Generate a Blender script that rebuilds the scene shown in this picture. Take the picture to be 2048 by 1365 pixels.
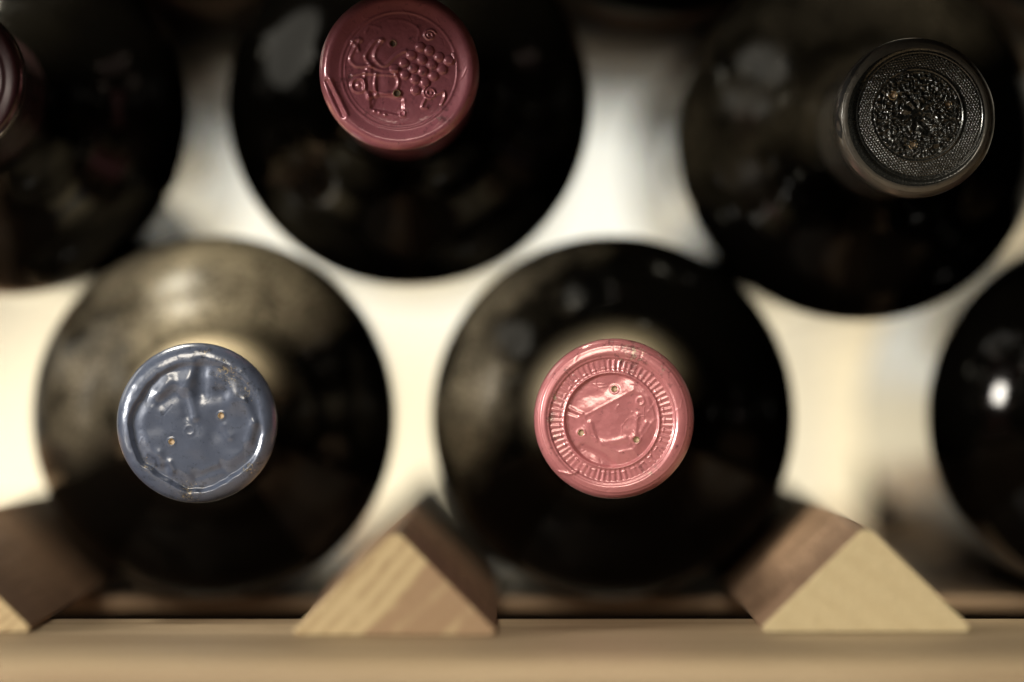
import bpy, bmesh, math, random
import numpy as np
from mathutils import Vector, Matrix

# ------------------------------------------------------------------ start
for o in list(bpy.data.objects):
    bpy.data.objects.remove(o)
SC = bpy.context.scene
COL = SC.collection
random.seed(4)
RNG = np.random.RandomState(11)
R = math.radians
MM = 0.001
FPX = 8560.0          # focal length of the photograph in its own pixels (2048 wide)
CAM_D = 800.0         # mm from the lens to the capsule faces

# ------------------------------------------------------------------ camera
cam_d = bpy.data.cameras.new('camera')
cam = bpy.data.objects.new('camera', cam_d)
COL.objects.link(cam)
cam.location = (0, -CAM_D * MM, 0)
cam.rotation_euler = (R(90), 0, 0)
cam_d.sensor_width = 36.0
cam_d.lens = 36.0 * FPX / 2048.0
cam_d.clip_start = 0.02
cam_d.clip_end = 50
cam_d.dof.use_dof = True
cam_d.dof.focus_distance = 0.801
cam_d.dof.aperture_fstop = 5.0
cam_d.dof.aperture_blades = 0
SC.camera = cam

# ------------------------------------------------------------------ world, exposure
W = bpy.data.worlds.new('World')
SC.world = W
W.use_nodes = True
W.node_tree.nodes['Background'].inputs[0].default_value = (0.55, 0.62, 0.75, 1)
W.node_tree.nodes['Background'].inputs[1].default_value = 0.003
SC.view_settings.view_transform = 'Standard'
SC.view_settings.look = 'None'
SC.view_settings.exposure = 0
SC.view_settings.gamma = 1

# ------------------------------------------------------------------ lamps of the room, and added cool spots
def aim(o, target):
    d = Vector(target) - o.location
    o.rotation_euler = d.to_track_quat('-Z', 'Y').to_euler()

def area(name, loc, target, sx, sy, watts, col, spread=180):
    l = bpy.data.lights.new(name, 'AREA')
    l.shape = 'RECTANGLE'; l.size = sx; l.size_y = sy
    l.energy = watts; l.color = col; l.spread = R(spread)
    o = bpy.data.objects.new(name, l); COL.objects.link(o)
    o.location = loc; aim(o, target)
    return o

def spot(name, loc, target, watts, col, half, blend, radius=0.02):
    l = bpy.data.lights.new(name, 'SPOT')
    l.energy = watts; l.color = col; l.spot_size = R(2 * half); l.spot_blend = blend
    l.shadow_soft_size = radius
    o = bpy.data.objects.new(name, l); COL.objects.link(o)
    o.location = loc; aim(o, target)
    return o

def bulb(name, loc, watts, col, radius):
    l = bpy.data.lights.new(name, 'POINT')
    l.energy = watts; l.color = col; l.shadow_soft_size = radius
    o = bpy.data.objects.new(name, l); COL.objects.link(o)
    o.location = loc
    return o

# the broad window to the upper left of the rack
area('window_light', (-0.32, -0.05, 0.30), (0, 0.03, -0.01), 0.80, 0.52, 2.0, (1.0, 0.93, 0.78))
# the lamp behind the photographer's shoulder
area('room_lamp', (-0.12, -1.02, 0.53), (0, 0, -0.02), 0.42, 0.42, 5.6, (1.0, 0.89, 0.71))
# a round bright lamp to the left
area('side_lamp', (-0.84, -0.55, 0.18), (0, 0, -0.01), 0.20, 0.20, 9.0, (1.0, 0.94, 0.83)).data.shape = 'DISK'
# a lamp straight above the necks
area('overhead_lamp', (-0.20, 0.078, 0.42), (-0.01, 0.070, 0), 0.34, 0.10, 6.0, (1.0, 0.92, 0.72))
# two wall washers that light the wall behind the rack from the sides
spot('wall_washer_lamp', (-0.72, 0.40, -0.15), (0.02, 0.90, -0.088), 24, (1.0, 0.855, 0.57), 13.9, 0.30)
spot('wall_washer_lamp', (0.72, 0.40, -0.15), (-0.02, 0.90, -0.088), 24, (1.0, 0.855, 0.57), 13.9, 0.30)
# added cool spots, tinting the fade high on the wall blue
spot('cool_tint_spot', (-0.72, 0.40, 0.0), (0.0, 0.90, 0.08), 14, (0.40, 0.66, 1.0), 6.5, 0.7)
spot('cool_tint_spot', (0.72, 0.40, 0.0), (0.0, 0.90, 0.08), 14, (0.40, 0.66, 1.0), 6.5, 0.7)
# a small lamp in the room
bulb('ceiling_lamp', (-0.60, -0.42, 0.52), 0.08, (0.95, 1.0, 0.95), 0.022)

# ------------------------------------------------------------------ helpers: pixels, noise, materials
def at(px, py, d):
    """point (mm) seen at pixel px, py of the photograph, d mm from the lens"""
    return Vector(((px - 1024) / FPX * d, d - CAM_D, (682.5 - py) / FPX * d))

def vnoise(x, y, seed):
    """smooth value noise in [-1, 1]"""
    g = np.random.RandomState(seed).uniform(-1, 1, (64, 64))
    xi = np.floor(x).astype(int); yi = np.floor(y).astype(int)
    fx = x - xi; fy = y - yi
    fx = fx * fx * fx * (fx * (fx * 6 - 15) + 10)
    fy = fy * fy * fy * (fy * (fy * 6 - 15) + 10)
    a = g[yi % 64, xi % 64]; b = g[yi % 64, (xi + 1) % 64]
    c = g[(yi + 1) % 64, xi % 64]; d = g[(yi + 1) % 64, (xi + 1) % 64]
    return (a * (1 - fx) + b * fx) * (1 - fy) + (c * (1 - fx) + d * fx) * fy

class NT:
    """small helper round a material's node tree"""
    def __init__(self, name):
        self.m = bpy.data.materials.new(name)
        self.m.use_nodes = True
        self.t = self.m.node_tree
        self.b = self.t.nodes['Principled BSDF']
        self.out = self.t.nodes['Material Output']
    def n(self, typ, **kw):
        nd = self.t.nodes.new(typ)
        for k, v in kw.items():
            if k == 'ins':
                for a, b in v.items():
                    nd.inputs[a].default_value = b
            else:
                setattr(nd, k, v)
        return nd
    def l(self, a, b):
        self.t.links.new(a, b)
    def coord(self):
        return self.n('ShaderNodeTexCoord').outputs['Object']
    def mapping(self, vec, scale=(1, 1, 1), rot=(0, 0, 0), loc=(0, 0, 0)):
        mp = self.n('ShaderNodeMapping')
        mp.inputs['Scale'].default_value = scale
        mp.inputs['Rotation'].default_value = rot
        mp.inputs['Location'].default_value = loc
        self.l(vec, mp.inputs['Vector'])
        return mp.outputs[0]
    def noise(self, vec, scale, detail=3, rough=0.55, dist=0.0):
        nd = self.n('ShaderNodeTexNoise')
        nd.inputs['Scale'].default_value = scale
        nd.inputs['Detail'].default_value = detail
        nd.inputs['Roughness'].default_value = rough
        nd.inputs['Distortion'].default_value = dist
        self.l(vec, nd.inputs['Vector'])
        return nd.outputs['Fac']
    def ramp(self, fac, stops, interp='LINEAR'):
        nd = self.n('ShaderNodeValToRGB')
        cr = nd.color_ramp
        cr.interpolation = interp
        while len(cr.elements) < len(stops):
            cr.elements.new(0.5)
        for e, (p, c) in zip(cr.elements, stops):
            e.position = p
            e.color = c if len(c) == 4 else (*c, 1)
        self.l(fac, nd.inputs[0])
        return nd.outputs[0]
    def gray(self, fac, p0, v0, p1, v1):
        nd = self.n('ShaderNodeMapRange')
        nd.inputs[1].default_value = p0; nd.inputs[2].default_value = p1
        nd.inputs[3].default_value = v0; nd.inputs[4].default_value = v1
        self.l(fac, nd.inputs[0])
        return nd.outputs[0]
    def mix(self, fac, a, b, mode='MIX'):
        nd = self.n('ShaderNodeMix')
        nd.data_type = 'RGBA'; nd.blend_type = mode
        for s, v in ((0, fac), (6, a), (7, b)):
            if hasattr(v, 'is_output'):
                self.l(v, nd.inputs[s])
            else:
                nd.inputs[s].default_value = v if s == 0 else ((*v, 1) if len(v) == 3 else v)
        return nd.outputs[2]
    def math(self, op, a, b=0.0):
        nd = self.n('ShaderNodeMath'); nd.operation = op
        for s, v in ((0, a), (1, b)):
            if hasattr(v, 'is_output'):
                self.l(v, nd.inputs[s])
            else:
                nd.inputs[s].default_value = v
        return nd.outputs[0]
    def bump(self, h, strength, dist):
        nd = self.n('ShaderNodeBump')
        nd.inputs['Strength'].default_value = strength
        nd.inputs['Distance'].default_value = dist
        self.l(h, nd.inputs['Height'])
        self.l(nd.outputs[0], self.b.inputs['Normal'])
        return nd.outputs[0]
    def set(self, name, v):
        if hasattr(v, 'is_output'):
            self.l(v, self.b.inputs[name])
        else:
            self.b.inputs[name].default_value = (*v, 1) if isinstance(v, tuple) and len(v) == 3 else v

def mat_glass(name, dust, seed, rough=0.10, neck_halo=0.0, az=90, d0=0.008, d1=0.032, tint=(0.0016, 0.0014, 0.0011)):  # dust: strength of real dust and of painted window sheen
    k = NT(name)
    c = k.mapping(k.coord(), loc=(seed * 0.37, seed * 0.11, seed * 0.23))
    big = k.noise(c, 45, 3)
    fine = k.noise(c, 900, 4, 0.7)
    m = k.math('MULTIPLY', k.gray(big, 0.38, 0.05, 0.64, 1.0), k.gray(fine, 0.35, 0.25, 0.7, 1.0))
    # dusty upper side; az turns it to the lit side, painting window sheen
    sep = k.n('ShaderNodeSeparateXYZ'); k.l(k.coord(), sep.inputs[0])
    side = k.math('ADD', k.math('MULTIPLY', sep.outputs[1], math.sin(R(az))), k.math('MULTIPLY', sep.outputs[0], math.cos(R(az))))
    up = k.gray(k.math('ADD', side, k.math('MULTIPLY', big, 0.012)), d0, 0.0, d1, 1.0)
    ramp_ = k.gray(sep.outputs[2], 0.2255, 0.0, 0.2385, 1.0)
    halo_mask = k.math('MULTIPLY', k.math('MULTIPLY', ramp_, ramp_), k.gray(k.math('SUBTRACT', sep.outputs[1], k.math('MULTIPLY', sep.outputs[0], 0.35)), -0.004, 0.0, 0.014, 1.0))  # painted halo of lamplight round the neck, in the dusty colour
    halo_mask = k.math('MULTIPLY', halo_mask, k.gray(fine, 0.3, 0.6, 0.6, 1.0))
    m = k.math('MULTIPLY', m, up)
    dust_light = k.math('MAXIMUM', k.math('MULTIPLY', m, dust), k.math('MULTIPLY', halo_mask, neck_halo))
    k.set('Base Color', k.mix(dust_light, tint, (0.70, 0.59, 0.41)))  # one pale colour for dusty glass, window sheen and neck halo
    k.set('Roughness', k.gray(m, 0.0, rough, 1.0, min(0.6, rough + 0.12 + dust * 1.5)))
    k.set('IOR', 1.52); k.set('Specular IOR Level', 0.25)
    k.bump(k.noise(c, 120, 2), 0.06, 0.002)
    return k.m

def mat_foil(name, base, metallic, rough, wear=None, wear_col=(0.5, 0.36, 0.16), seed=0, sheen=None):
    k = NT(name)
    c = k.coord()
    c2 = k.mapping(c, loc=(seed, seed * 0.3, 0))
    n1 = k.noise(c2, 260, 4, 0.6)
    n2 = k.noise(c2, 2600, 3, 0.7)
    col = k.mix(k.gray(n1, 0.35, 0.0, 0.68, 0.55), base, tuple(min(1, v * 1.25 + 0.01) for v in base))
    if wear:
        # scuffed spots where the coloured coat has rubbed off
        mask = None
        sep = k.n('ShaderNodeSeparateXYZ'); k.l(c, sep.inputs[0])
        for (u, v, rad, amt) in wear:
            dx = k.math('SUBTRACT', sep.outputs[0], u * 0.015)
            dy = k.math('SUBTRACT', sep.outputs[1], v * 0.015)
            d = k.math('SQRT', k.math('ADD', k.math('MULTIPLY', dx, dx), k.math('MULTIPLY', dy, dy)))
            f = k.gray(d, 0.0, amt, rad * 0.015, 0.0)
            mask = f if mask is None else k.math('MAXIMUM', mask, f)
        sp = k.noise(c2, 1500, 5, 0.8)
        thr = k.math('ADD', sp, k.math('MULTIPLY', mask, 0.30))
        wf = k.gray(thr, 0.78, 0.0, 0.86, 0.9)
        dark = k.gray(k.math('ADD', k.noise(c2, 700, 4, 0.7), k.math('MULTIPLY', mask, 0.16)), 0.60, 0.0, 0.74, 0.75)
        col = k.mix(dark, col, tuple(v * 0.25 for v in base))
        col = k.mix(wf, col, wear_col)
        k.set('Metallic', k.gray(wf, 0, metallic, 1, 0.7))
    else:
        k.set('Metallic', metallic)
    k.set('Base Color', col)
    k.set('Roughness', k.gray(n2, 0.3, rough - 0.06, 0.7, rough + 0.10))
    h = k.math('ADD', n1, k.math('MULTIPLY', n2, 0.25))
    k.set('Coat Weight', 1.0); k.set('Coat Roughness', 0.19); k.set('Coat IOR', 1.7)
    k.bump(h, 0.05, 0.0002)
    return k.m

def mat_plain(name, col, rough=0.5, metallic=0.0, nscale=400, var=0.3):
    k = NT(name)
    n = k.noise(k.coord(), nscale, 4)
    k.set('Base Color', k.mix(n, tuple(v * (1 - var) for v in col), tuple(min(1, v * (1 + var)) for v in col)))
    k.set('Roughness', rough)
    k.set('Metallic', metallic)
    k.bump(n, 0.2, 0.0003)
    return k.m

def mat_rail(name, pale, dark, ang, ring, heart=None, seed=0, contrast=1.0):
    """wood with growth rings in the local xz plane, long grain along y; ang = direction of the rings"""
    k = NT(name)
    c = k.coord()
    sep = k.n('ShaderNodeSeparateXYZ'); k.l(c, sep.inputs[0])
    ca, sa = math.cos(ang), math.sin(ang)
    # t = distance across the rings
    t = k.math('SUBTRACT', k.math('MULTIPLY', sep.outputs[0], sa), k.math('MULTIPLY', sep.outputs[2], ca))
    cs = k.mapping(c, scale=(1, 0.06, 1), loc=(seed, 0, seed * 0.7))
    wob = k.noise(cs, 60, 3)
    t2 = k.math('ADD', t, k.math('MULTIPLY', wob, 0.0035))
    s = k.math('SINE', k.math('MULTIPLY', t2, 2 * math.pi / ring))
    irregular = k.noise(cs, 210, 2)
    f = k.math('MULTIPLY', k.gray(s, -0.4, 0.0, 1.0, 1.0), k.gray(irregular, 0.3, 0.25, 0.7, 1.0))
    col = k.mix(k.math('MULTIPLY', f, contrast), pale, dark)
    fib = k.noise(k.mapping(c, scale=(1, 0.02, 1), loc=(0, 0, seed)), 1800, 3, 0.7)
    col = k.mix(k.gray(fib, 0.3, 0.0, 0.75, 0.35), col, tuple(v * 0.6 for v in dark))
    if heart:
        h0, hcol = heart
        nz = k.noise(cs, 130, 2)
        hf = k.gray(k.math('ADD', t, k.math('MULTIPLY', nz, 0.0035)), h0, 0.0, h0 + 0.0008, 0.9)
        st = k.gray(k.math('SINE', k.math('MULTIPLY', t2, 2 * math.pi / (ring * 2.3))), 0.55, 0.0, 0.95, 0.55)
        hc = k.mix(k.math('MULTIPLY', st, k.gray(irregular, 0.4, 0.2, 0.6, 1.0)), hcol, pale)
        hc = k.mix(k.gray(fib, 0.3, 0.0, 0.75, 0.4), hc, tuple(v * 0.6 for v in hcol))
        col = k.mix(hf, col, hc)
    k.set('Base Color', col)
    k.set('Roughness', 0.62)
    k.bump(fib, 0.5, 0.0006)
    return k.m

def mat_slat(name, pale, dark, seed=0, along='x', rough=0.5):
    """board with the grain along x"""
    k = NT(name)
    c = k.coord()
    g = k.noise(k.mapping(c, scale=(0.05, 1, 1) if along == 'x' else (1, 0.05, 1), loc=(seed, seed, 0)), 230, 5, 0.65, 0.3)
    g2 = k.noise(k.mapping(c, scale=(0.3, 1, 1), loc=(seed, 0, 0)), 40, 3)
    col = k.mix(k.gray(g, 0.36, 0.0, 0.66, 1.0), pale, dark)
    col = k.mix(k.gray(g2, 0.4, 0.0, 0.7, 0.35), col, tuple(v * 0.75 for v in dark))
    k.set('Base Color', col)
    k.set('Roughness', rough)
    k.bump(g, 0.3 if rough > 0.4 else 0.08, 0.0006)
    return k.m

def mat_wall():
    k = NT('white_plaster')
    c = k.coord()
    n = k.noise(c, 6, 4)
    n2 = k.noise(c, 90, 5, 0.65)
    col = k.mix(n, (0.74, 0.72, 0.66), (0.84, 0.83, 0.79))
    k.set('Base Color', k.mix(k.gray(n2, 0.4, 0, 0.7, 0.3), col, (0.68, 0.64, 0.55)))
    k.set('Roughness', 0.85)
    k.bump(n2, 0.4, 0.002)
    return k.m

# ------------------------------------------------------------------ helpers: objects
def link(name, mesh, parent=None, mats=()):
    o = bpy.data.objects.new(name, mesh)
    COL.objects.link(o)
    for m in mats:
        if m.name not in [x.name for x in mesh.materials if x]:
            mesh.materials.append(m)
    if parent:
        o.parent = parent
    return o

def thing(name, label, cat, M, group=None):
    o = bpy.data.objects.new(name, None)
    COL.objects.link(o)
    o.empty_display_size = 0.02
    o.matrix_world = M
    o['label'] = label; o['category'] = cat
    if group:
        o['group'] = group
    return o

def mesh_from(name, verts, faces, smooth=True, sharp_deg=None):
    me = bpy.data.meshes.new(name)
    me.from_pydata([tuple(v) for v in verts], [], faces)
    me.update()
    if smooth:
        me.polygons.foreach_set('use_smooth', [True] * len(me.polygons))
    return me

def lathe(name, prof, n=96, wob=None):
    """prof: list of (r, z) in mm, first and last may lie on the axis"""
    V, F, rings = [], [], []
    for (r, z) in prof:
        if r < 1e-6:
            rings.append([len(V)]); V.append((0, 0, z * MM))
        else:
            ids = []
            for k in range(n):
                a = 2 * math.pi * k / n
                rr = r + (wob(a, z) if wob else 0.0)
                ids.append(len(V)); V.append((rr * math.cos(a) * MM, rr * math.sin(a) * MM, z * MM))
            rings.append(ids)
    for A, B in zip(rings, rings[1:]):
        for k in range(n):
            k2 = (k + 1) % n
            if len(A) == 1:
                F.append((A[0], B[k], B[k2]))
            elif len(B) == 1:
                F.append((A[k], A[k2], B[0]))
            else:
                F.append((A[k], A[k2], B[k2], B[k]))
    return mesh_from(name, V, F)

def bezier(p0, p1, p2, n):
    out = []
    for i in range(1, n + 1):
        t = i / n
        out.append(tuple((1 - t) ** 2 * a + 2 * t * (1 - t) * b + t * t * c for a, b, c in zip(p0, p1, p2)))
    return out

def box_mesh(name, x0, x1, y0, y1, z0, z1, bev=1.0, seg=2):
    bm = bmesh.new()
    bmesh.ops.create_cube(bm, size=1)
    for v in bm.verts:
        v.co = ((x0 + (v.co.x + .5) * (x1 - x0)) * MM, (y0 + (v.co.y + .5) * (y1 - y0)) * MM, (z0 + (v.co.z + .5) * (z1 - z0)) * MM)
    bmesh.ops.bevel(bm, geom=bm.edges[:], offset=bev * MM, segments=seg, affect='EDGES', profile=0.5)
    me = bpy.data.meshes.new(name)
    bm.to_mesh(me); bm.free()
    return me

# ------------------------------------------------------------------ the setting
wall = link('wall', box_mesh('wall', -1500, 1500, 900, 960, -400, 900, 1), None, [mat_wall()])
wall['kind'] = 'structure'
floor = link('floor', box_mesh('floor', -1500, 1500, -500, 899, -420, -400, 1), None,
             [mat_slat('dark_floor_board', (0.10, 0.065, 0.04), (0.05, 0.032, 0.02), 3)])
floor['kind'] = 'structure'

# ------------------------------------------------------------------ the rack
SHELF = -54.2
rack = thing('wine_rack', 'pale pine wine rack with triangular rails holding the dark bottles apart', 'wine rack',
             Matrix.Translation((0, 0, SHELF * MM)))
slat_wood = mat_slat('pine_slat', (0.55, 0.425, 0.275), (0.26, 0.175, 0.10), 1)
board_wood = mat_slat('reddish_pine_board', (0.74, 0.53, 0.35), (0.60, 0.40, 0.25), 5, 'x', 0.36)
pale_wood = mat_slat('pale_rack_wood', (0.76, 0.72, 0.62), (0.68, 0.62, 0.50), 8)
brown_wood = mat_slat('brown_rack_wood', (0.20, 0.12, 0.07), (0.12, 0.07, 0.04), 9)

dark_wood = mat_slat('near_black_wood', (0.022, 0.017, 0.014), (0.012, 0.009, 0.008), 9)  # near-black tone keeps the added boards as dark as shade
def rack_box(name, x0, x1, d0, d1, z0, z1, m, bev=1.2, label=None):
    me = box_mesh(name, x0, x1, d0 - CAM_D, d1 - CAM_D, z0 - SHELF, z1 - SHELF, bev)
    o = link(name, me, rack, [m])
    if label:
        o['label'] = label
    return o

fs = rack_box('front_slat', -330, 330, 668, 801, SHELF - 16, SHELF + 2.3, slat_wood, 1.5)
rack_box('shelf_or_fade_board', -330, 330, 902, 1345, SHELF - 2.4, SHELF, board_wood, 0.6)
for sx in (-312, 312):
    rack_box('shade_board_post', sx - 14, sx + 14, 740, 772, SHELF + 2.5, 67.2, dark_wood)  # added posts that hold up the unseen shading board
rack_box('dark_gap_backing', -281, 281, 1060, 1078, SHELF - 60, SHELF - 2.7, dark_wood)  # added dark backing, stands for shade in the slot behind the front slat
for sx in (-302, 302):
    rack_box('side_bearer', sx - 20, sx + 20, 690, 900, SHELF - 46, SHELF - 16.3, slat_wood)
    rack_box('side_bearer', sx - 20, sx + 20, 900.5, 1340, SHELF - 46, SHELF - 2.7, slat_wood)
for sx in (-1, 1):
    rack_box('rack_leg', sx * 302 - 18, sx * 302 + 18, 700, 736, -399.5, SHELF - 46.3, slat_wood)
    rack_box('rack_leg', sx * 302 - 18, sx * 302 + 18, 1296, 1332, -399.5, SHELF - 46.3, slat_wood)
rack_box('rear_crossbar', 97, 330, 1172, 1188, SHELF + 0.3, -30.8, dark_wood)
rack_box('shade_board', -330, 330, 712, 822, 67.5, 75, dark_wood)  # added unseen board that shades the upper row of capsules
wb = thing('wall_board', 'pale upright board on the white wall behind the rack, with a brown batten', 'board', Matrix.Translation((0.19, 0.885, -0.399)))
def wall_box(name, x0, x1, y0, y1, z0, z1, m):
    return link(name, box_mesh(name, x0 - 190, x1 - 190, y0 - 885, y1 - 885, z0 + 399, z1 + 399, 1.5), wb, [m])
wall_box('upright', 130, 250, 875, 899.5, -399, 420, pale_wood)
wall_box('batten', 150, 420, 851, 874.5, -1, 10, brown_wood)

ws = thing('fade_board', 'added dark board on the white wall, darkening the top of the gaps between the bottles', 'added board', Matrix.Translation((0, 0.8995, 0.0905)))  # added; its dark edge stands for shade high in the gaps
link('shelf_or_fade_board', box_mesh('shelf_or_fade_board', -700, 700, -199, -0.5, 0, 24, 1.5), ws, [dark_wood])  # body of the added dark board
for sx in (-420, 420):
    link('fade_board_bracket', box_mesh('fade_board_bracket', sx - 10, sx + 10, -150, -0.6, -60, -0.4, 1.5), ws, [dark_wood])

def rail_mesh(name, half, h, d0, d1, ra=2.2):
    """triangular rail; base on z=0, running from d0 to d1"""
    pts = []
    def corner(p, a, b, r, n=5):
        p, a, b = Vector(p), Vector(a), Vector(b)
        ua, ub = (a - p).normalized(), (b - p).normalized()
        ang = ua.angle(ub)
        L = r / math.tan(ang / 2)
        c = p + (ua + ub).normalized() * (r / math.sin(ang / 2))
        s, e = p + ua * L, p + ub * L
        for i in range(n + 1):
            q = s.lerp(e, i / n)
            q = c + (q - c).normalized() * r
            pts.append((q.x, q.y))
    A, B, T = (-half, 0), (half, 0), (0, h)
    corner(A, T, B, 0.7); corner(B, A, T, 0.7); corner(T, B, A, ra, 8)
    cx, cy = 0, h * 0.35
    loops = []
    V, F = [], []
    for (y, k) in ((d0, 0.982), (d0 + 0.35, 1.0), (d1 - 0.35, 1.0), (d1, 0.982)):
        ids = []
        for (x, z) in pts:
            ids.append(len(V)); V.append(((cx + (x - cx) * k) * MM, (y - CAM_D) * MM, (cy + (z - cy) * k if z > 0.3 else z + (1 - k) * 4) * MM))
        loops.append(ids)
    n = len(pts)
    for a, b in zip(loops, loops[1:]):
        for i in range(n):
            j = (i + 1) % n
            F.append((a[i], b[i], b[j], a[j]))
    F.append(tuple(loops[0])); F.append(tuple(reversed(loops[-1])))
    nside = 2 * n
    me = mesh_from(name, V, F, False)
    bm = bmesh.new(); bm.from_mesh(me)
    bmesh.ops.recalc_face_normals(bm, faces=bm.faces)
    bm.to_mesh(me); bm.free()
    return me

pine = (0.60, 0.47, 0.27); pine_d = (0.33, 0.21, 0.105)
shaded_side_wood = mat_slat('shaded_rail_side', (0.26, 0.165, 0.105), (0.18, 0.11, 0.068), 12, 'y')  # shade painted into the colour of the rails' side faces
rails = [
    (-104.0, 'striped', mat_rail('striped_rail_wood', pine, pine_d, R(38), 0.0018, None, 3.1, 0.8), 'triangular rail with fine diagonal stripes on its end'),
    (-20.5, 'brown', mat_rail('two_tone_rail_wood', pine, pine_d, R(48), 0.0029, (-0.0027, (0.34, 0.215, 0.125)), 1.4, 0.8),
     'triangular rail with brown heartwood on its right half'),
    (63.0, 'plain', mat_rail('pale_rail_wood', (0.64, 0.53, 0.32), (0.52, 0.40, 0.22), R(-36), 0.0041, None, 7.7, 0.28), 'plain pale triangular rail'),
    (148.5, 'plain', None, 'plain pale triangular rail'),
    (-188.0, 'plain', None, 'plain pale triangular rail'),
]
rm = None
for x, kind, m, lab in rails:
    rm = rail_mesh('triangular_rail', *{'brown': (18.7, 18.8, 751, 1088), 'striped': (19.4, 18.9, 760, 1088)}.get(kind, (19.5, 19.1, 760, 1088)))
    o = link('triangular_rail', rm, rack, [m or rails[2][2], shaded_side_wood])
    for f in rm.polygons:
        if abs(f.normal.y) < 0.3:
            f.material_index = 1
    o.location = (x * MM, 0, 0.0025)
    o['label'] = lab

# ------------------------------------------------------------------ bottles
LEN = 300.0
RB = 38.2
def glass_mesh():
    p = [(0, 22), (10, 20), (22, 10), (30, 1.2), (32.5, 0), (35.5, 1.2), (37.0, 4), (RB, 8)]
    p += [(RB, z) for z in range(20, 200, 20)] + [(RB, 197)]
    p += bezier((RB, 199), (RB, 215), (25.5, 222.5), 18)
    p += bezier((25.5, 222.5), (16.6, 227.5), (13.3, 246), 16)
    p += [(13.0, 260), (12.7, 280), (12.7, 288), (14.2, 291.5), (14.2, 297), (13.0, 298.6), (9.6, 298.8), (9.2, 297.8), (0, 297.8)]
    return lathe('bottle_glass', p, 128)
GLASS = glass_mesh()

CR = 15.0   # capsule radius, mm

def seg(u, v, a, b, w):
    ax, ay = a; bx, by = b
    dx, dy = bx - ax, by - ay
    t = np.clip(((u - ax) * dx + (v - ay) * dy) / (dx * dx + dy * dy + 1e-12), 0, 1)
    d2 = (u - ax - t * dx) ** 2 + (v - ay - t * dy) ** 2
    return np.exp(-d2 / (w * w))

def poly(u, v, pts, w):
    out = np.zeros_like(u)
    for a, b in zip(pts, pts[1:]):
        out = np.maximum(out, seg(u, v, a, b, w))
    return out

def curve_pts(pts, n=7):
    out = []
    P = [pts[0]] + list(pts) + [pts[-1]]
    for i in range(1, len(P) - 2):
        a, b, c, d = (np.array(q, float) for q in P[i - 1:i + 3])
        for k in range(n):
            t = k / n
            out.append(tuple(0.5 * (2 * b + (c - a) * t + (2 * a - 5 * b + 4 * c - d) * t * t + (3 * b - a - 3 * c + d) * t ** 3)))
    out.append(tuple(pts[-1]))
    return out

def blob(u, v, x, y, w):
    return np.exp(-((u - x) ** 2 + (v - y) ** 2) / (w * w))

def ringr(u, v, x, y, r, w):
    return np.exp(-((np.hypot(u - x, v - y) - r) / w) ** 2)

def sstep(a, b, x):
    t = np.clip((x - a) / (b - a), 0, 1)
    return t * t * (3 - 2 * t)

def edge_drop(r, e=0.90):
    q = np.clip((r - e) / (1 - e), 0, 1)
    return -(2.2 + 4 * (0.90 - e)) * (1 - np.sqrt(np.clip(1 - q * q, 0, 1)))

def holes_h(u, v, holes):
    out = np.zeros_like(u)
    for (x, y) in holes:
        d = np.hypot(u - x, v - y)
        out += -1.0 * (1 - sstep(0.020, 0.036, d)) + 0.08 * np.exp(-((d - 0.048) / 0.014) ** 2)
    return out

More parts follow.
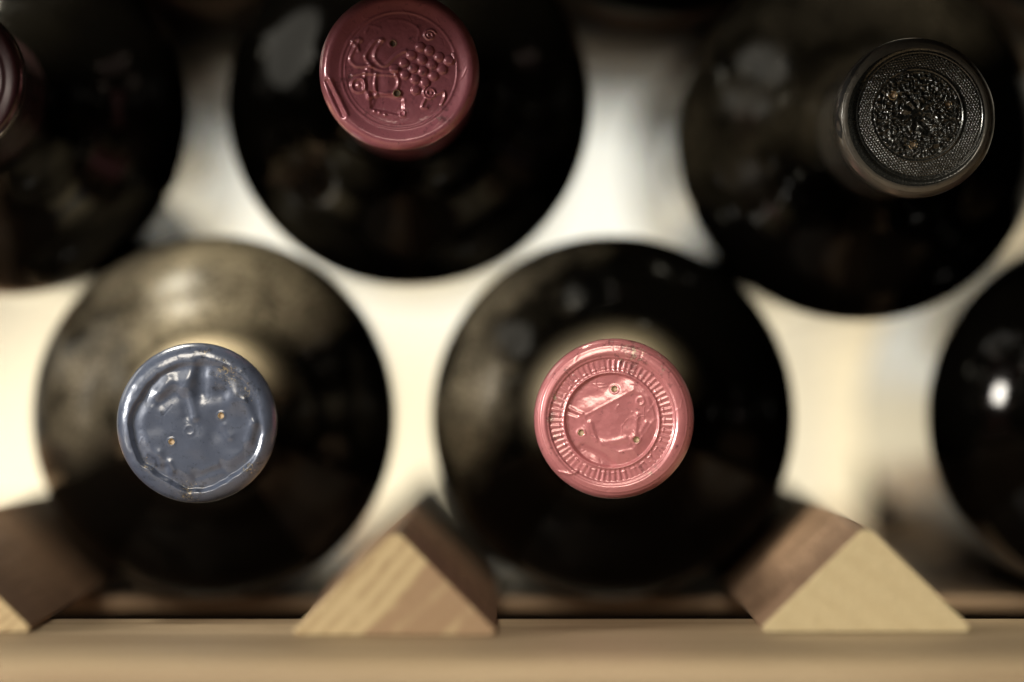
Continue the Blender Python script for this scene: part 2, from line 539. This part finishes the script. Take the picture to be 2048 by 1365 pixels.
def cap_blue(u, v, holes):
    r = np.hypot(u, v); th = np.arctan2(v, u)
    wob = 0.035 * vnoise(np.cos(th) * 2.2 + 9, np.sin(th) * 2.2 + 9, 5) + 0.012 * vnoise(np.cos(th) * 7 + 20, np.sin(th) * 7 + 20, 6)
    gx, gy = u - 0.0, v + 0.03
    g = np.hypot(gx, gy) - (0.765 + wob)
    groove = sstep(0.075, 0.0, g) * 0.95                      # inner wall of the rim, down into the groove
    rise = sstep(0.0, -0.17, g) * 0.62                        # the foil swells up again inside
    amp = 0.55 + 0.6 * sstep(0.2, -0.9, u * 0.8 + v * 0.1) + 0.25 * sstep(0.1, 0.8, -v)
    h = (-groove + rise) * amp
    h = h * (1 - 0.55 * sstep(0.25, 0.65, u * 0.6 + v * 0.8))
    # folds and dents
    h += 0.40 * seg(u, v, (-0.47, 0.38), (-0.36, 0.56), 0.085)
    h -= 0.34 * seg(u, v, (-0.44, 0.26), (-0.28, 0.38), 0.09)
    h += 0.40 * seg(u, v, (-0.13, 0.46), (-0.04, 0.68), 0.085)
    h -= 0.60 * seg(u, v, (0.07, 0.38), (0.06, 0.70), 0.10)
    h += 0.24 * seg(u, v, (-0.08, 0.34), (-0.02, 0.08), 0.055)
    h -= 0.22 * seg(u, v, (-0.15, 0.30), (-0.11, 0.10), 0.07)
    h -= 0.34 * blob(u, v, 0.31, 0.38, 0.11)
    h += 0.26 * blob(u, v, 0.46, 0.33, 0.12)
    h += 0.20 * seg(u, v, (0.34, -0.04), (0.41, -0.16), 0.06)
    h -= 0.24 * blob(u, v, 0.27, -0.10, 0.15)
    h += 0.24 * seg(u, v, (-0.47, -0.38), (-0.45, -0.50), 0.06)
    h += 0.30 * seg(u, v, (-0.34, -0.50), (-0.30, -0.60), 0.05)
    h -= 0.28 * blob(u, v, -0.385, -0.54, 0.06)
    h += 0.05 * ringr(u, v, -0.09, -0.09, 0.055, 0.022)
    h += 0.28 * seg(u, v, (0.61, 0.29), (0.72, 0.0), 0.06) + 0.28 * seg(u, v, (0.72, 0.0), (0.66, -0.22), 0.06)
    h -= 0.30 * seg(u, v, (0.0, -0.66), (0.3, -0.55), 0.07)
    h += 0.16 * seg(u, v, (0.06, -0.60), (0.26, -0.52), 0.04)
    inn = sstep(0.8, 0.6, r)
    h += inn * (0.13 * vnoise(u * 4 + 7, v * 4 + 7, 21) + 0.018 * vnoise(u * 10 + 7, v * 10 + 7, 22))
    h += 0.002 * vnoise(u * 40 + 99, v * 40 + 99, 23)
    h += creases(u, v, 30, 82, 0.03)
    # scuffs round the rim
    rim = sstep(0.76, 0.86, r) * sstep(1.0, 0.93, r)
    h += rim * (0.030 * vnoise(u * 14 + 50, v * 14 + 50, 24) + 0.010 * vnoise(u * 45 + 50, v * 45 + 50, 25))
    return h

def cap_ridged(u, v, holes):
    u0, v0 = u + 0.03, v + 0.02
    r = np.hypot(u0, v0); th = np.arctan2(v0, u0)
    rr = np.hypot(u, v)
    h = -0.55 * sstep(0.845, 0.765, r)
    h += 0.16 * np.exp(-((r - 0.785) / 0.014) ** 2)
    band = sstep(0.60, 0.63, r) * sstep(0.775, 0.745, r)
    jig = 0.5 * vnoise(np.cos(th) * 3 + 5, np.sin(th) * 3 + 5, 31)
    teeth = np.cos(66 * th + jig) 
    h += band * 0.13 * (sstep(-0.5, 0.6, teeth) - 0.5) * (0.65 + 0.5 * vnoise(np.cos(th) * 5 + 15, np.sin(th) * 5 + 15, 32))
    h += 0.26 * np.exp(-((r - 0.595) / 0.020) ** 2)
    h += 0.10 * np.exp(-((r - 0.655) / 0.010) ** 2) * sstep(0.25, 0.7, 0.5 + 0.5 * np.cos(33 * th))
    # the middle: flat many-sided plateau with creases round it
    inside = sstep(0.60, 0.56, r)
    ang = np.array([20, 62, 118, 152, 196, 238, 282, 325]) * math.pi / 180
    dist = np.array([0.46, 0.42, 0.21, 0.40, 0.36, 0.34, 0.42, 0.40])
    pl = np.full_like(u, -9.0)
    for a, d in zip(ang, dist):
        pl = np.maximum(pl, (u - 0.02) * math.cos(a) + (v - 0.0) * math.sin(a) - d)
    h += inside * (-0.42 * sstep(0.0, 0.22, pl) + 0.06 * np.exp(-(pl / 0.02) ** 2))
    h += inside * 0.18 * poly(u, v, [(-0.55, 0.13), (-0.47, 0.08), (-0.40, 0.06)], 0.025)
    h -= inside * 0.24 * poly(u, v, [(-0.57, 0.09), (-0.46, 0.05)], 0.025)
    h += inside * 0.14 * poly(u, v, [(-0.30, -0.05), (-0.22, -0.27)], 0.03)
    h -= inside * 0.20 * poly(u, v, [(-0.40, -0.36), (-0.22, -0.44), (-0.02, -0.58)], 0.045)
    h += inside * 0.12 * ringr(u, v, 0.33, 0.22, 0.045, 0.018)
    h += inside * 0.14 * poly(u, v, [(0.29, 0.05), (0.27, -0.18), (0.22, -0.24)], 0.03)
    h += inside * 0.14 * poly(u, v, [(0.40, -0.05), (0.34, -0.16)], 0.035)
    h += inside * 0.12 * poly(u, v, [(-0.14, -0.30), (0.02, -0.28), (0.14, -0.24)], 0.04)
    h += inside * (0.08 * vnoise(u * 5 + 3, v * 5 + 3, 41) + 0.024 * vnoise(u * 14 + 3, v * 14 + 3, 42) + 0.006 * vnoise(u * 34 + 3, v * 34 + 3, 43))
    # rim: two fine turned lines
    h += 0.06 * np.exp(-((rr - 0.915) / 0.012) ** 2) + 0.06 * np.exp(-((rr - 0.955) / 0.010) ** 2)
    h += 0.004 * vnoise(u * 40 + 9, v * 40 + 9, 44)
    h += creases(u, v, 46, 81, 0.045)
    h += 0.22 * poly(u, v, [(-0.70, -0.66), (-0.55, -0.69), (-0.46, -0.66)], 0.018)
    return h

def creases(u, v, n, seed, depth, wmin=0.006, wmax=0.014, rmax=0.9):
    rr = np.random.RandomState(seed)
    out = np.zeros_like(u)
    for i in range(n):
        r0 = rmax * math.sqrt(rr.uniform()); a = rr.uniform(0, 6.283)
        x, y = r0 * math.cos(a), r0 * math.sin(a)
        b = rr.uniform(0, 6.283); L = rr.uniform(0.05, 0.22)
        mx, my = x + L * 0.5 * math.cos(b) + rr.uniform(-.02, .02), y + L * 0.5 * math.sin(b) + rr.uniform(-.02, .02)
        s_ = rr.choice([-1, 1]) * rr.uniform(0.4, 1.0) * depth
        out += s_ * poly(u, v, [(x, y), (mx, my), (x + L * math.cos(b + 0.2), y + L * math.sin(b + 0.2))], rr.uniform(wmin, wmax))
    return out

def zc(x, y):   # point of the grape capsule from its enlarged view
    return ((x - 844) / 682.0, (597 - y) / 682.0)

def cap_grape(u, v, holes):
    r = np.hypot(u, v)
    h = -0.75 * sstep(0.93, 0.70, r)
    h += 0.12 * np.exp(-((r - 0.725) / 0.018) ** 2) + 0.06 * np.exp(-((r - 0.675) / 0.012) ** 2) * sstep(0.1, -0.3, u)
    inside = sstep(0.70, 0.66, r)
    grapes = [(1025, 400), (1100, 430), (1185, 485), (1265, 515), (950, 470), (1040, 508), (1125, 552), (1212, 592), (885, 537),
              (965, 582), (1047, 607), (1137, 648), (805, 588), (895, 638), (980, 677), (1065, 705), (985, 770)]
    g = np.zeros_like(u)
    for (x, y) in grapes:
        a, b = zc(x, y)
        d = np.hypot(u - a, v - b)
        g = np.maximum(g, 0.50 * np.sqrt(np.clip(1 - (d / 0.064) ** 2, 0, 1)))
    h += g
    W = 0.024
    # vine leaf with curled lobes
    leaf = [[(610, 560), (560, 480), (640, 350), (700, 340)], [(600, 560), (480, 560), (430, 500), (470, 400), (450, 350), (500, 330)],
            [(700, 340), (650, 420), (640, 500), (720, 560), (820, 470), (900, 430)], [(600, 560), (700, 600), (830, 600)],
            [(500, 430), (490, 380), (520, 340)]]
    for p in leaf:
        h += 0.26 * poly(u, v, curve_pts([zc(*q) for q in p]), W)
    h += 0.25 * blob(u, v, *zc(700, 480), 0.10) + 0.25 * blob(u, v, *zc(520, 480), 0.10)
    h += 0.30 * seg(u, v, zc(580, 590), zc(600, 600), 0.03)
    # cask lying on its side
    for p in ([(560, 620), (545, 720), (590, 830)], [(650, 630), (640, 720), (650, 800)], [(820, 640), (840, 700), (815, 790)],
              [(560, 620), (650, 630), (820, 640)], [(590, 830), (640, 810), (815, 790)]):
        h += 0.25 * poly(u, v, curve_pts([zc(*q) for q in p]), W)
    for x, y, k in ((610, 720, 0.28), (740, 700, 0.22)):
        h += k * np.exp(-(((u - zc(x, y)[0]) / 0.07) ** 2 + ((v - zc(x, y)[1]) / 0.14) ** 2))
    h += 0.36 * ringr(u, v, *zc(500, 725), 0.085, 0.02) + 0.30 * blob(u, v, *zc(500, 725), 0.03)
    h += 0.26 * seg(u, v, zc(450, 640), zc(540, 620), 0.02)
    # foot of the cask: a sunken wedge
    a = zc(740, 880)
    du, dv = (u - a[0]), (v - a[1])
    du, dv = du * 0.97 - dv * 0.22 * 0, dv + 0.22 * du
    wedge = sstep(0.22, 0.17, np.abs(du)) * sstep(0.125, 0.09, np.abs(dv))
    h -= 0.42 * wedge
    h += 0.16 * poly(u, v, curve_pts([zc(610, 900), zc(680, 800), zc(880, 860)]), W)
    for x in (635, 680, 725):
        h += 0.20 * blob(u, v, *zc(x, 945 + (x - 635) * 0.35), 0.02)
    h += 0.24 * ringr(u, v, *zc(872, 968), 0.032, 0.014)
    h -= 0.45 * seg(u, v, (-0.90, -0.14), (-0.70, -0.57), 0.030)
    h += 0.25 * seg(u, v, (-0.86, -0.12), (-0.65, -0.55), 0.030)
    # tendrils
    def spiral(x, y, r0, turns, a0):
        c = zc(x, y)
        pts = []
        for i in range(26):
            t = i / 25
            aa = a0 + t * turns * 2 * math.pi
            rr = r0 * (1 - 0.75 * t)
            pts.append((c[0] + rr * math.cos(aa), c[1] + rr * math.sin(aa)))
        return pts
    h += 0.30 * poly(u, v, spiral(1108, 790, 0.085, 1.6, 2.4), 0.016)
    h += 0.26 * poly(u, v, spiral(1105, 300, 0.075, 1.5, 0.4), 0.016)
    h += 0.28 * poly(u, v, curve_pts([zc(1170, 800), zc(1225, 780), zc(1232, 830), zc(1205, 890)]), 0.016)
    h += 0.28 * poly(u, v, curve_pts([zc(1065, 850), zc(1040, 910), zc(1080, 920)]), 0.016)
    h += 0.22 * poly(u, v, [zc(1305, 460), zc(1315, 500), zc(1290, 540)], 0.016)
    h += 0.10 * poly(u, v, curve_pts([zc(1000, 340), zc(1010, 250), zc(900, 180), zc(760, 170)]), 0.02)
    h += 0.12 * poly(u, v, curve_pts([zc(560, 270), zc(600, 220), zc(680, 240)]), 0.02)
    h += inside * (0.05 * vnoise(u * 7 + 3, v * 7 + 3, 51) + 0.015 * vnoise(u * 30 + 3, v * 30 + 3, 52))
    h += 0.008 * vnoise(u * 45 + 3, v * 45 + 3, 53)
    h += creases(u, v, 30, 83, 0.04)
    return h

def cap_black(u, v, holes):
    u0, v0 = u - 0.05, v - 0.03
    r = np.hypot(u0, v0); th = np.arctan2(v0, u0)
    h = -0.45 * sstep(0.86, 0.775, r) + 0.16 * np.exp(-((r - 0.785) / 0.012) ** 2)
    # dotted ring
    s = 0.036
    a, b = u0 + 0.15 * v0, v0 - 0.15 * u0
    row = np.round(b / (s * 0.87))
    cx = (a / s - 0.5 * (row % 2)); dx = (cx - np.round(cx)) * s; dy = b - row * s * 0.87
    dots = np.exp(-(dx * dx + dy * dy) / (0.0105 ** 2))
    h += 0.26 * dots * sstep(0.585, 0.60, r) * sstep(0.77, 0.755, r)
    r2 = np.hypot(u - 0.015, v - 0.03); t2 = np.arctan2(v - 0.03, u - 0.015)
    h += 0.22 * np.exp(-((r2 - 0.575) / 0.014) ** 2) + 0.12 * np.exp(-((r2 - 0.535) / 0.012) ** 2)
    ins = sstep(0.545, 0.52, r2)
    n = vnoise(u * 7 + 13, v * 7 + 13, 61) + 0.5 * vnoise(u * 15 + 13, v * 15 + 13, 62)
    n3 = vnoise(u * 11 + 33, v * 11 + 33, 63)
    h += ins * sstep(0.14, 0.24, r2) * (0.20 * np.sin(9 * n) + 0.10 * np.sin(14 * n3))
    h += ins * 0.16 * np.exp(-((r2 - 0.33) / 0.012) ** 2)
    petals = np.cos(9 * t2 + 2.5 * vnoise(u * 8 + 3, v * 8 + 3, 64))
    h += 0.20 * petals * sstep(0.32, 0.24, r2) * sstep(0.07, 0.12, r2)
    h -= 0.45 * blob(u, v, 0.07, -0.03, 0.10)
    h += 0.10 * vnoise(u * 24 + 3, v * 24 + 3, 65) * sstep(0.15, 0.05, np.hypot(u - .07, v + .03))
    h += 0.24 * ringr(u, v, -0.13, 0.51, 0.05, 0.016) + 0.2 * ringr(u, v, 0.08, 0.52, 0.03, 0.014)
    # lettering-like marks on the inner ring
    h += ins * sstep(0.36, 0.40, r2) * 0.12 * sstep(0.2, 0.8, np.sin(34 * t2 + 6 * vnoise(u * 5 + 9, v * 5 + 9, 66)))
    rr = np.hypot(u, v)
    h += 0.06 * np.exp(-((rr - 0.93) / 0.010) ** 2)
    h += 0.010 * vnoise(u * 50 + 3, v * 50 + 3, 67)
    return h

def cap_plain(u, v, holes):
    r = np.hypot(u, v)
    return -0.6 * sstep(0.92, 0.70, r) + 0.12 * np.exp(-((r - 0.74) / 0.02) ** 2) + 0.12 * np.exp(-((r - 0.60) / 0.02) ** 2)

def capsule_meshes(name, fn, holes, split, nth, nr, skirt_wob=None, e=0.9):
    """embossed disc (r < split) and rim + skirt, as two meshes; z = LEN at the face"""
    th = np.linspace(0, 2 * math.pi, nth, endpoint=False)
    def grid(rs):
        rg, tg = np.meshgrid(rs, th, indexing='ij')
        u, v = rg * np.cos(tg), rg * np.sin(tg)
        h = fn(u, v, holes) * sstep(1.0, 0.93, rg) + edge_drop(rg, e) + holes_h(u, v, holes)
        return np.stack([u * CR, v * CR, LEN + h], -1) * MM
    # disc
    rs = np.linspace(0, split, nr)[1:]
    P = grid(rs)
    h0 = fn(np.zeros(1), np.zeros(1), holes) + holes_h(np.zeros(1), np.zeros(1), holes)
    V = [(0, 0, (LEN + float(h0[0])) * MM)] + P.reshape(-1, 3).tolist()
    F = []
    for k in range(nth):
        F.append((0, 1 + k, 1 + (k + 1) % nth))
    def quads(base, n):
        for i in range(n - 1):
            a = base + i * nth
            for k in range(nth):
                k2 = (k + 1) % nth
                F.append((a + k, a + nth + k, a + nth + k2, a + k2))
    quads(1, len(rs))
    disc = mesh_from(name + '_disc', V, F)
    # rim and skirt
    rs = split + (1 - split) * np.sin(np.linspace(0, math.pi / 2, max(14, nr // 4)))
    P = grid(rs)
    V = P.reshape(-1, 3).tolist()
    prof = [(15.06, -4.4), (15.05, -6.5), (14.8, -7.8), (14.0, -9.2), (13.5, -11), (13.4, -30), (13.6, -46), (13.75, -52), (13.4, -52.3)]
    for (rr, z) in prof:
        for t in th:
            w = skirt_wob(t, z) if skirt_wob else 0
            V.append(((rr + w) * math.cos(t) * MM, (rr + w) * math.sin(t) * MM, (LEN + z) * MM))
    F = []
    quads(0, len(rs) + len(prof))
    rim = mesh_from(name, V, F)
    return disc, rim

def pinhole_mesh():
    p = [(0.62, 0.02), (0.59, 0.06), (0.54, 0.08), (0.47, 0.02), (0.45, -0.20), (0, -0.22)]
    me = lathe('pinhole', p, 20)
    return me

gold_edge = mat_plain('bright_foil_edge', (0.42, 0.32, 0.19), 0.35, 0.7, 900, 0.25)
cork = mat_plain('cork_in_hole', (0.52, 0.39, 0.26), 0.8, 0.0, 1500, 0.4)
dark_hole = mat_plain('dark_hole', (0.10, 0.07, 0.045), 0.8, 0.0, 1500, 0.4)
PIN = {}
for kind, inner in (('cork', cork), ('dark', dark_hole)):
    me = pinhole_mesh(); me.materials.append(gold_edge); me.materials.append(inner)
    for f in me.polygons:
        zc_ = f.center.z / MM
        f.material_index = 1 if zc_ < -0.1 else 0
    PIN[kind] = me

def wrap_mesh(a0, a1):
    V, F = [], []
    n = 40
    for i in range(n + 1):
        a = R(a0 + (a1 - a0) * i / n)
        for z in (10, 192):
            for r in (RB + 0.05, RB + 0.18):
                V.append((r * math.cos(a) * MM, r * math.sin(a) * MM, z * MM))
    for i in range(n):
        p, q = 4 * i, 4 * i + 4
        F += [(p + 1, q + 1, q + 3, p + 3), (p, p + 2, q + 2, q), (p, q, q + 1, p + 1), (p + 2, p + 3, q + 3, q + 2)]
    F += [(0, 1, 3, 2), (4 * n, 4 * n + 2, 4 * n + 3, 4 * n + 1)]
    return mesh_from('flank_wrap', V, F)
wrap_mat = mat_plain('brown_flank_wrap', (0.16, 0.10, 0.06), 0.8, 0.0, 300, 0.2)

def bottle_matrix(cap_px, body_px, roll=0.0):
    P0 = at(*cap_px, CAM_D); P1 = at(*body_px, 895.0)
    zax = (P0 - P1).normalized()
    xax = Vector((1, 0, 0)); xax = (xax - zax * xax.dot(zax)).normalized()
    yax = zax.cross(xax)
    M = Matrix.Identity(4)
    rot = Matrix((xax, yax, zax)).transposed() @ Matrix.Rotation(roll, 3, 'Z')
    base = (P0 - zax * LEN) * MM
    return Matrix.Translation(base) @ rot.to_4x4()

GROUP = 'wine bottles stacked on the rack'
def make_bottle(label, cap_px, body_px, glass, foil, fn, holes, split, res=(480, 170), pin='cork', wob=None, edge=0.9, wrap_at=None, rim_foil=None, pin_scale=1.0):
    t = thing('wine_bottle', label, 'wine bottle', bottle_matrix(cap_px, body_px), GROUP)
    me = GLASS.copy(); me.materials.clear()
    link('bottle_glass', me, t, [glass])
    if wrap_at:
        link('flank_wrap', wrap_mesh(*wrap_at), t, [wrap_mat])  # added wrap, keeps the bright wall's reflection off the flank
    disc, rim = capsule_meshes('capsule', fn, holes, split, res[0], res[1], wob, edge)
    c = link('capsule', rim, t, [rim_foil or foil])
    link('capsule_disc', disc, c, [foil])
    for (x, y) in holes:
        u, v = np.array([x * 1.0]), np.array([y * 1.0])
        hh = float(fn(u, v, holes)[0])
        p = link('pinhole', PIN[pin], c)
        p.scale = (pin_scale,) * 3
        p.location = (x * CR * MM, y * CR * MM, (LEN + hh + 0.02 + (0.12 if pin_scale > 1.3 else 0)) * MM)
    return t, c

pink = mat_foil('pink_foil', (0.58, 0.205, 0.225), 0.25, 0.34, [(0.25, 0.82, 0.45, 1.0), (0.62, 0.62, 0.30, 0.8), (-0.74, 0.26, 0.16, 1.0), (-0.79, 0.0, 0.16, 1.0), (-0.72, -0.22, 0.12, 0.8), (0.46, -0.66, 0.20, 0.9), (0.68, -0.38, 0.16, 0.8), (-0.55, 0.55, 0.15, 0.8)], (0.66, 0.56, 0.44), 1)
blue = mat_foil('blue_foil', (0.098, 0.122, 0.19), 0.25, 0.32,
                [(0.38, 0.62, 0.42, 1.0), (0.62, 0.40, 0.34, 0.9), (-0.62, -0.52, 0.22, 1.0), (-0.1, -0.86, 0.42, 1.0), (0.66, -0.56, 0.30, 1.0), (0.1, 0.9, 0.3, 0.8)],
                (0.50, 0.42, 0.29), 2)
rose = mat_foil('dark_pink_foil', (0.47, 0.15, 0.195), 0.25, 0.32, [(-0.62, -0.1, 0.2, 0.8), (0.5, -0.6, 0.3, 0.8), (0.2, 0.1, 0.6, 0.55)], (0.55, 0.42, 0.36), seed=3)
wine_red = mat_foil('wine_red_foil', (0.04, 0.009, 0.012), 0.25, 0.36, None, seed=5)
grey_rim = mat_foil('worn_dark_grey_foil', (0.10, 0.09, 0.075), 0.5, 0.36, [(-0.75, 0.3, 0.7, 0.8)], (0.4, 0.36, 0.28), seed=9)
black = mat_foil('black_foil', (0.026, 0.027, 0.024), 0.6, 0.26, None, seed=4)

g_clean = mat_glass('dark_glass', 0.004, 1)
g_dusty = mat_glass('dusty_dark_glass', 0.55, 2, 0.13, 0.95, 120, 0.008, 0.028)  # truly dusty glass, plus the painted neck halo
g_dust_sheen = mat_glass('dusty_sheen_dark_glass', 0.55, 3, 0.11, 0.95, 152, 0.022, 0.031)  # light dusting; the patch paints window sheen, the neck a halo

g_sheen = mat_glass('sheen_dark_glass', 0.065, 7, 0.12, 0.10, 122, 0.006, 0.018)  # dusty tone paints a faint window reflection on the shoulder
g_matt = mat_glass('matt_dark_glass', 0.0, 6, 0.5)
g_matt.node_tree.nodes['Principled BSDF'].inputs['Specular IOR Level'].default_value = 0.05
g_matt.node_tree.nodes['Principled BSDF'].inputs['IOR'].default_value = 1.2
blue_holes = [(-0.31, -0.23), (0.305, 0.095)]
ridge_holes = [(0.005, 0.37), (-0.41, -0.175), (0.28, -0.26)]
grape_holes = [zc(790, 370), zc(825, 795)]
black_holes = [(-0.29, 0.275), (0.39, 0.16), (-0.037, -0.34)]

make_bottle('dusty dark bottle with a crumpled blue foil capsule, left in the lower row', (393, 847), (427, 835), g_dusty, blue, cap_blue, blue_holes, 0.87, edge=0.80)
make_bottle('dark bottle with a bright pink ridged foil capsule, between the two-tone and plain rails', (1228, 838), (1226, 835), g_dust_sheen, pink, cap_ridged, ridge_holes, 0.85, edge=0.82)
make_bottle('dark bottle in the upper row, pink foil capsule embossed with grapes and a cask', (798, 140), (817, 207), g_clean, rose, cap_grape, grape_holes, 0.93, pin='dark', edge=0.86, pin_scale=1.2)
tD, cD = make_bottle('dark bottle with a black foil capsule embossed with a dotted ring', (1833, 235), (1722, 279), g_sheen, black, cap_black, black_holes, 0.86, edge=0.84, rim_foil=grey_rim, pin_scale=1.45)
cD['label'] = 'torn dark grey rim of the black capsule'
make_bottle('dark bottle with a wine red capsule, at the left edge of the upper row', (-115, 158), (8, 226), g_clean, wine_red, cap_plain, [], 0.93, (160, 50))
make_bottle('clean dark bottle at the right edge of the lower row, with a small bright reflection', (2360, 838), (2224, 831), g_clean, wine_red, cap_plain, [], 0.93, (96, 30))
make_bottle('dark bottle of the topmost row, above the gap between grape and black capsules', (1355, -450), (1316, -340), g_matt, wine_red, cap_plain, [], 0.93, (96, 30), wrap_at=(170, 370))

make_bottle('dark bottle of the topmost row, above the gap left of the grape capsule', (330, -540), (404, -384), g_matt, wine_red, cap_plain, [], 0.93, (96, 30), wrap_at=(170, 370))
make_bottle('dark bottle of the topmost row, above the right shoulder of the black capsule bottle', (2330, -420), (2226, -312), g_matt, wine_red, cap_plain, [], 0.93, (96, 30), wrap_at=(170, 370))

# jagged tear in the side of the black capsule
def tear():
    rr = np.random.RandomState(8)
    V, F = [], []
    n = 60
    for i in range(n + 1):
        t = i / n
        a = R(122 + 74 * t)
        w = (4.0 + 15 * abs(vnoise(np.array([t * 7.0]), np.array([1.5]), 71)[0]) + 45 * max(0, t - 0.72)) * min(1, 14 * t, 14 * (1 - t))
        ph = 55 + 12 * vnoise(np.array([t * 5.0 + 3]), np.array([4.5]), 72)[0] + 3 * rr.uniform(-1, 1)
        for dp in (w, -w):
            p = R(min(88, ph + dp))
            r_ = (0.84 + 0.16 * math.sin(p)) * 15.0 + 0.11 * math.sin(p)
            z_ = -2.44 * (1 - math.cos(p)) + 0.11 * math.cos(p)
            V.append((r_ * math.cos(a) * MM, r_ * math.sin(a) * MM, (LEN + z_) * MM))
    for i in range(n):
        F.append((2 * i, 2 * i + 1, 2 * i + 3, 2 * i + 2))
    me = mesh_from('tear', V, F)
    return link('tear', me, cD, [mat_plain('torn_gap', (0.006, 0.006, 0.006), 0.5, 0.0, 800, 0.2)])
tear()

SC.cycles.use_denoising = True
SC.cycles.max_bounces = 8
